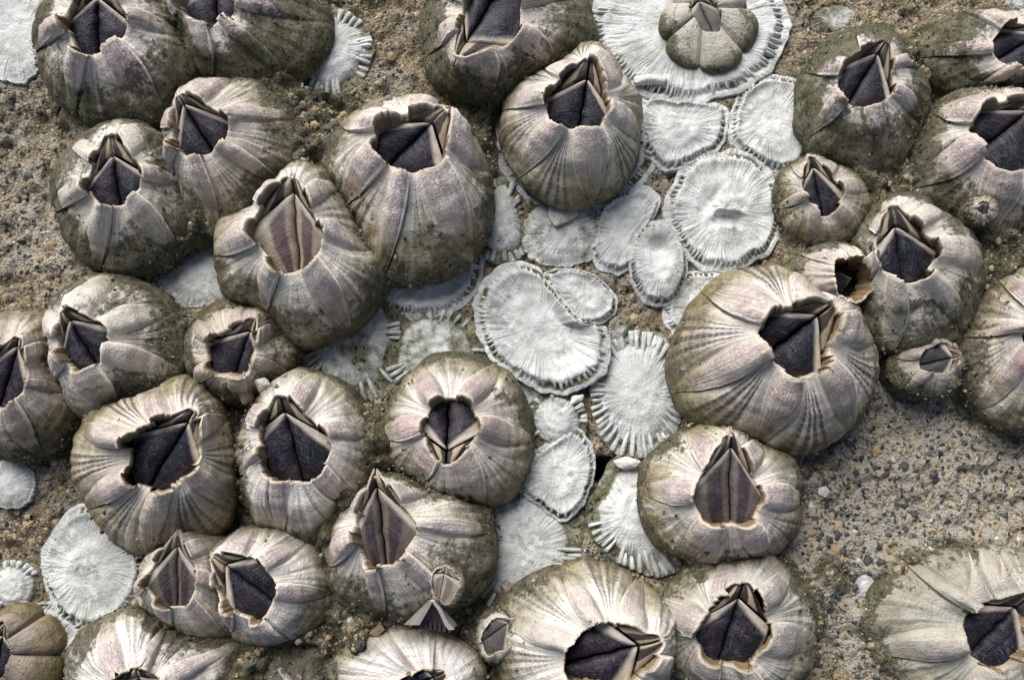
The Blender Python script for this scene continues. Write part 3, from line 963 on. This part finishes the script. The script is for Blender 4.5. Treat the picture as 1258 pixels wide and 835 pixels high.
        Uu = np.concatenate([U, np.broadcast_to(U[:1], (nin + 1, nc))], 0)
        Ii = np.concatenate([isr, np.broadcast_to(isr[:1], (nin + 1, nc))], 0)
        geo = np.stack([Ii, innm, Tt, Uu], -1)
        par = np.broadcast_to(np.array([silt, white, stripe, pink]), (nr, nc, 4))
        par2 = np.broadcast_to(np.array([brown, rs.rand(), o_.get('grey', 0), tone]), (nr, nc, 4))
        link('wall_plate', mesh('wall_plate', Vv, grid_q(nr, nc), M_SHELL, {'geo': geo, 'par': par, 'par2': par2}), root)
    # grit stuck to the flanks
    ng = int(900 * R * (0.35 + max(silt, 0)))
    tg = rs.beta(1.1, 2.2, ng) * 0.9
    ag = rs.uniform(-PI, PI, ng)
    pg = surf(ag, tg)
    kg = fbm(pg, 1.6, 3, idx + 90) + rs.uniform(-.3, .3, ng) > (0.1 - 0.5 * silt)
    pg, ag = pg[kg], ag[kg]
    if white > .7:
        pg = pg[::4]; ag = ag[::4]
    if len(pg) and lobe < .5:
        ng = len(pg)
        sg_ = rs.lognormal(math.log(.014), .4, ng).clip(.006, .035)
        oc_ = np.array([(1, 0, 0), (0, 1, 0), (-1, 0, 0), (0, -1, 0), (0, 0, 1), (0, 0, -1)], float)
        vg = oc_[None] * sg_[:, None, None] * rs.uniform(.6, 1.3, (ng, 6, 1)) + (pg - org)[:, None] \
            + np.stack([np.cos(ag), np.sin(ag), 0 * ag + .4], -1)[:, None] * 0.022 * R
        fg = np.array([(0, 1, 4), (1, 2, 4), (2, 3, 4), (3, 0, 4), (1, 0, 5), (2, 1, 5), (3, 2, 5), (0, 3, 5)])
        fg = (fg[None] + (np.arange(ng) * 6)[:, None, None]).reshape(-1, 3)
        gt = link('grit', mesh('grit', vg, fg, M_SILT, None, False, np.repeat(rs.choice(3, ng, p=[.35, .45, .2]), 8)), root)
        gt['kind'] = 'stuff'
    # closed plates in the opening
    zc = np.array([0, 0, 0.0])
    Am = np.array([ca[0], ca[1], A[:, 2].mean()])
    ins = 1.0
    Q = Am + (A - Am) * np.array([ins, ins, 1])
    dep = np.array([0.10, .13, .15, .15, .13]) * R * rs.uniform(.75, 1.35)
    Q[:, 2] -= dep
    Tp, L, LL, RR_, R2 = Q
    Mm = LL + (RR_ - LL) * rs.uniform(.34, .66)
    Mm = Mm + (Mm - Am) * np.array([.05, .05, 0])
    ks = rs.uniform(.18, .36)
    Ap = Tp + (Mm - Tp) * ks
    Ap[2] = Am[2] - 0.015 * R
    obr, pale = o_.get('obr', 0), o_.get('pale', 0)
    side = np.array([L - R2])[0]
    side = side / np.linalg.norm(side)
    gap = 0.012 * R

    def patch(name, f, ter, nu=18, nv=26):
        u, v = np.meshgrid(np.linspace(0, 1, nu), np.linspace(0, 1, nv))
        p = f(u, v)
        # turned-down border gives each plate its thickness
        full = np.zeros((nv + 2, nu + 2, 3)); full[1:-1, 1:-1] = p
        full[0, 1:-1] = p[0]; full[-1, 1:-1] = p[-1]; full[1:-1, 0] = p[:, 0]; full[1:-1, -1] = p[:, -1]
        full[0, 0] = p[0, 0]; full[0, -1] = p[0, -1]; full[-1, 0] = p[-1, 0]; full[-1, -1] = p[-1, -1]
        full[0, :, 2] -= .1 * R; full[-1, :, 2] -= .1 * R; full[1:-1, 0, 2] -= .1 * R; full[1:-1, -1, 2] -= .1 * R
        uu = np.clip(np.pad(u, 1, mode='edge'), 0, 1); vv = np.clip(np.pad(v, 1, mode='edge'), 0, 1)
        geo = np.stack([uu, vv, 0 * uu + ter, 0 * uu + obr], -1)
        par = np.broadcast_to(np.array([o_.get('band', rs.rand()), pale, 0, 0]), geo.shape)
        link(name, mesh(name, full - org, grid_q(nv + 2, nu + 2), M_OPER, {'geo': geo, 'par': par}), root)

    def lerp(a, c, f):
        return a + (c - a) * f[..., None]

    if o_.get('broken'):
        def f(u, v):
            p = lerp(lerp(L, Am, v), lerp(LL, Mm, v), u)
            p[..., 2] += R * (-.35 + .3 * v * (1 - u) + .05 * noise(p, 6, idx))
            return p
        patch('scutum', f, 0)
        return
    for sg, Lo, LLo in ((1, L, LL), (-1, R2, RR_)):
        def f(u, v):
            a_, m_ = Ap + side * sg * gap, Mm + side * sg * gap
            p = lerp(lerp(a_, m_, v), lerp(Lo, LLo, v), u)
            out = (Lo + LLo) / 2 - Am
            p += (out * 0.13)[None, None] * (u * np.sin(PI * v))[..., None] * np.array([1, 1, 0])
            st = v * 11 + 0.6 * noise(p, 4, idx)
            p[..., 2] += R * (0.055 * np.sin(PI * u) * np.sin(PI * np.clip(v, 0, 1)) + 0.004 * (st - np.floor(st)) + 0.006 * noise(p, 12, idx))
            p[..., 2] -= R * 0.03 * np.exp(-u / 0.05)
            jj = 0.012 * R * noise(np.stack([v * 9, 0 * v, 0 * v], -1), 1.0, idx) * (1 - u)
            p += side * jj[..., None]
            return p

        def g(u, v):
            a_ = Ap + side * sg * gap * 1.2
            tp = Tp + side * sg * gap * 1.2
            m = 0.10
            low_in, low_out = lerp(a_, tp, 0 * u + m), lerp(Lo, Tp, 0 * u + 0.13)
            p = lerp(lerp(tp, low_in, v), lerp(tp, low_out, v), u)
            p[..., 2] += R * (0.05 * np.sin(PI * v) + 0.04 * np.abs(np.sin(u * 3.6)) * v + 0.008 * noise(p, 9, idx))
            p[..., 2] += R * 0.0
            return p
        patch('scutum', f, 0)
        patch('tergum', g, 1, 16, 16)
    if o_.get('spines'):
        for (bx, by, tx, ty, w) in ((1199, 738, 1190, 678, .15), (1232, 730, 1228, 683, .12)):
            p0, p1 = at(bx, by, ztop * .98), at(tx, ty, ztop * 1.15)
            ns, nc = 14, 14
            ax = p1 - p0
            sx = np.cross(ax, [0, 0, 1]); sx /= np.linalg.norm(sx)
            sz = np.array([0, 0, 1.0])
            V = []
            for s in range(ns):
                f_ = s / (ns - 1)
                rad = w * (1 - f_) ** 1.5 + .008
                c_ = p0 + ax * f_ + sz * 0.06 * math.sin(PI * f_)
                for a in np.linspace(0, TAU, nc, endpoint=False):
                    V.append(c_ + sx * math.cos(a) * rad + sz * math.sin(a) * rad * .7 - org)
            V = np.array(V).reshape(ns, nc, 3)
            geo = np.stack([np.full((ns, nc), .6), np.zeros((ns, nc)), np.full((ns, nc), .8), np.zeros((ns, nc))], -1)
            par = np.broadcast_to(np.array([0, .4, .0, .6]), geo.shape)
            link('spine', mesh('spine', V, grid_q(ns, nc, True), M_SHELL, {'geo': geo, 'par': par, 'par2': par * 0}), root)


for i, b in enumerate(B):
    build_barnacle(b, i)


# ------------------------------------------------------------------ loose pieces of shell
def fragment(pts, z, arch, label, cat='shell fragment', tilt=(0, 0), thick=.05, white=.6, pink=.2, brown=0., silt=-.2, serr=0., ridge=None):
    out = np.array(pts, float)
    p = at(out[:, 0], out[:, 1], z)
    P_ = Polar(chaikin(p, .12, 1))
    nth, rows = 72, np.linspace(0.03, 1, 12)
    th = np.linspace(-PI, PI, nth, endpoint=False)
    ro = P_(th) * (1 + 0.03 * noise(np.stack([np.cos(th), np.sin(th), 0 * th + z], -1), 6, 3))
    RR, TT = np.meshgrid(rows, th, indexing='ij')
    x = RR * ro * np.cos(TT); y = RR * ro * np.sin(TT)
    zz = arch * (1 - RR ** 2) + tilt[0] * x + tilt[1] * y + 0.012 * fbm(np.stack([x, y, 0 * x + z], -1), 5, 3, 4)
    if ridge:
        zz = ridge * np.exp(-np.abs(x) / 0.13) * (0.4 + 0.6 * sstep(-.2, .2, y)) + tilt[1] * y
    if serr:
        zz = zz - serr * sstep(.8, 1, RR) * (np.sin(TT * 26) > 0) * (y < 0)
    top = np.stack([x, y, zz], -1)
    bot = top[::-1].copy(); bot[..., 2] -= thick
    V = np.concatenate([top, bot], 0)
    nr = len(V)
    geo = np.stack([np.zeros((nr, nth)) + (.5 if pink > .5 else 0), np.zeros((nr, nth)), np.zeros((nr, nth)) + .8, np.broadcast_to(TT[:1], (nr, nth))], -1)
    par = np.broadcast_to(np.array([silt, white, 0, pink]), geo.shape)
    par2 = np.broadcast_to(np.array([brown, .3, 0, .5]), geo.shape)
    o = link('shell_fragment', mesh('shell_fragment', V, grid_q(nr, nth, True), M_SHELL, {'geo': geo, 'par': par, 'par2': par2}), None,
             (float(P_.c[0]), float(P_.c[1]), float(z)))
    tag(o, label, cat)
    return o


# a chip of broken wall: two pale edges meet in a point over a dark hollow with a saw-toothed foot
M_CHIP = [make_plain('chip_outer', (0.20, 0.18, 0.13), (0.46, 0.43, 0.36)), make_plain('chip_edge', (0.55, 0.50, 0.42), (0.80, 0.76, 0.69)),
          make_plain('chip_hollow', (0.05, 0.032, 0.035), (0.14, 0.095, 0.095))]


def wall_chip():
    A, E1, E2 = at(531, 737, .92), at(513, 767, .74), at(554, 773, .74)
    L_, R0 = at(496, 767, .58), at(562, 768, .58)
    cen = (A + E1 + E2) / 3
    vs, fs, mi = [], [], []

    def slab(pts, m, dz=.05, n_=7):
        """a slightly rough four-cornered slab"""
        p = [np.array(x, float) for x in pts]
        u, v = np.meshgrid(np.linspace(0, 1, n_), np.linspace(0, 1, n_))
        u, v = u[..., None], v[..., None]
        g = (p[0] * (1 - u) + p[1] * u) * (1 - v) + (p[3] * (1 - u) + p[2] * u) * v
        g = g + 0.012 * noise(g, 9, 3)[..., None]
        lo = g - np.array([0, 0, dz])
        b0 = len(vs)
        vs.extend(g.reshape(-1, 3)); vs.extend(lo.reshape(-1, 3))
        q_ = grid_q(n_, n_)
        k_ = n_ * n_
        fs.extend((q_ + b0).tolist()); fs.extend((q_[:, ::-1] + b0 + k_).tolist())
        rim_ = [i for i in range(n_)] + [i * n_ + n_ - 1 for i in range(1, n_)] + [k_ - 1 - i for i in range(1, n_)] + [(n_ - 1 - i) * n_ for i in range(1, n_ - 1)]
        for a_, b_ in zip(rim_, rim_[1:] + rim_[:1]):
            fs.append((b0 + a_, b0 + a_ + k_, b0 + b_ + k_, b0 + b_))
        mi.extend([m] * (len(fs) - len(mi)))
    up = np.array([0, 0, .03])
    tk = np.array([.035, 0, 0])
    slab([L_, E1, A, A - tk], 0)
    slab([E2, R0, A + tk, A], 0)
    slab([E1 - tk, E1 + tk * .7, A + tk * .4 + up, A - tk * .6 + up], 1, .09)
    slab([E2 - tk * .7, E2 + tk, A + tk * .8 + up, A - tk * .2 + up], 1, .09)
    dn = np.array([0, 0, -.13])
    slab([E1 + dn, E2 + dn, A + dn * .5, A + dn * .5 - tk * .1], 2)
    for k in range(7):
        f0, f1 = (k + .15) / 7, (k + .8) / 7
        a_, b_ = E1 + (E2 - E1) * f0 + dn * .7, E1 + (E2 - E1) * f1 + dn * .7
        slab([a_ - np.array([0, .06, .03]), b_ - np.array([0, .05, .03]), b_ + np.array([0, .05, 0]), a_ + np.array([0, .05, 0])], 2, .06, 3)
    o = link('shell_fragment', mesh('shell_fragment', np.array(vs) - cen, np.array(fs), M_CHIP, None, False, mi), None, tuple(float(x) for x in cen))
    tag(o, 'pointed chip of broken shell with pale edges above the cracked worn shell', 'shell fragment')


wall_chip()
fragment([(674, 251), (708, 253), (711, 264), (698, 272), (682, 278), (674, 266)], .10, .03,
         'pinkish loose plate lying on the stained grey disc', white=.1, pink=1.0)
fragment([(310, 466), (328, 464), (334, 474), (318, 485)], .62, .05, 'curled tan chip just under the thick lipped barnacle', brown=.3, tilt=(.3, .4))
fragment([(292, 480), (306, 476), (312, 490), (298, 498)], .5, .06, 'dark curved chip in the crevice under the thick lipped barnacle', brown=.7, tilt=(-.4, .3))
fragment([(314, 488), (330, 482), (334, 496), (318, 506)], .5, .06, 'brown cupped chip lowest in the crevice under the thick lipped barnacle', brown=.6, tilt=(.2, -.3))
fragment([(702, 486), (718, 484), (716, 492), (700, 498)], .10, .03, 'narrow white splinter below the heart shaped dish', white=1)
fragment([(724, 468), (734, 460), (738, 464), (726, 474)], .10, .03, 'short white splinter beside the tall oval fan', white=1)
fragment([(614, 718), (622, 712), (632, 722), (628, 734), (618, 732)], .14, .09, 'round brown bead on the pale blue fan', 'bead', brown=1.0, white=0)
fragment([(778, 94), (800, 91), (820, 95), (818, 102), (798, 103), (780, 103)], .14, .05, 'cream worm-like crust at the lower rim of the largest white disc', white=.6)
fragment([(752, 566), (770, 560), (788, 566), (782, 574), (762, 576)], .16, .04, 'bright white flake beside the dark hole between two fans', white=1)

# ------------------------------------------------------------------ loose grains in the rock surface
rs = np.random.RandomState(3)
N = 36000
gpx, gpy = rs.uniform(-30, 1290, N), rs.uniform(-30, 865, N)
gp = at(gpx, gpy, 0.0)
keep = np.ones(N, bool)
for b in B:
    if b['z0'] == 0:
        keep &= b['out'].dist(gp) > 1.0
for d in D:
    keep &= d['out'].dist(gp) > 1.03
gp = gp[keep]
ico = np.array([(0, 0, 1), (.89, 0, .45), (.28, .85, .45), (-.72, .53, .45), (-.72, -.53, .45), (.28, -.85, .45), (.9, .2, -.3), (.1, .95, -.3), (-.85, .4, -.3), (-.6, -.8, -.3), (.5, -.85, -.3)])
face = [(0, 1, 2), (0, 2, 3), (0, 3, 4), (0, 4, 5), (0, 5, 1), (1, 6, 2), (2, 6, 7), (2, 7, 3), (3, 7, 8), (3, 8, 4), (4, 8, 9), (4, 9, 5), (5, 9, 10), (5, 10, 1), (1, 10, 6)]
n = len(gp)
sz = rs.lognormal(math.log(0.021), 0.50, n).clip(.010, .075)
rot = rs.uniform(0, TAU, n)
sc3 = np.stack([rs.uniform(.8, 1.5, n), rs.uniform(.7, 1.1, n), rs.uniform(.5, .9, n)], -1) * sz[:, None]
v = ico[None] * sc3[:, None] * rs.uniform(.8, 1.2, (n, len(ico), 1))
cs, sn = np.cos(rot)[:, None], np.sin(rot)[:, None]
v = np.stack([v[..., 0] * cs - v[..., 1] * sn, v[..., 0] * sn + v[..., 1] * cs, v[..., 2]], -1)
gz = ground_z(gp[:, 0], gp[:, 1])
v = v + np.stack([gp[:, 0], gp[:, 1], gz - 0.42 * sz], -1)[:, None]
F = (np.array(face)[None] + (np.arange(n) * len(ico))[:, None, None]).reshape(-1, 3)
ql = np.exp(-((gp[:, 0] - q[0]) ** 2 / 6 + (gp[:, 1] - q[1]) ** 2 / 6))
u_ = rs.rand(n)
dk = .34 + .12 * ql; oc = dk + .34 - .2 * ql; tn = oc + .29 - .10 * ql
u_ = np.where(u_ > .985 - .03 * ql, u_, np.minimum(u_, tn - .001))
mi = np.repeat((u_ > dk).astype(int) + (u_ > oc) + (u_ > tn), len(face))
grains = link('sand_grains', mesh('sand_grains', v, F, M_GR, None, False, mi))
grains['kind'] = 'stuff'
grains['label'] = 'loose dark, ochre and pale grains in the bare rock'
grains['category'] = 'grains'
print('grains', n, 'tris', sum(len(o.data.polygons) * 2 for o in S.objects if o.type == 'MESH'))
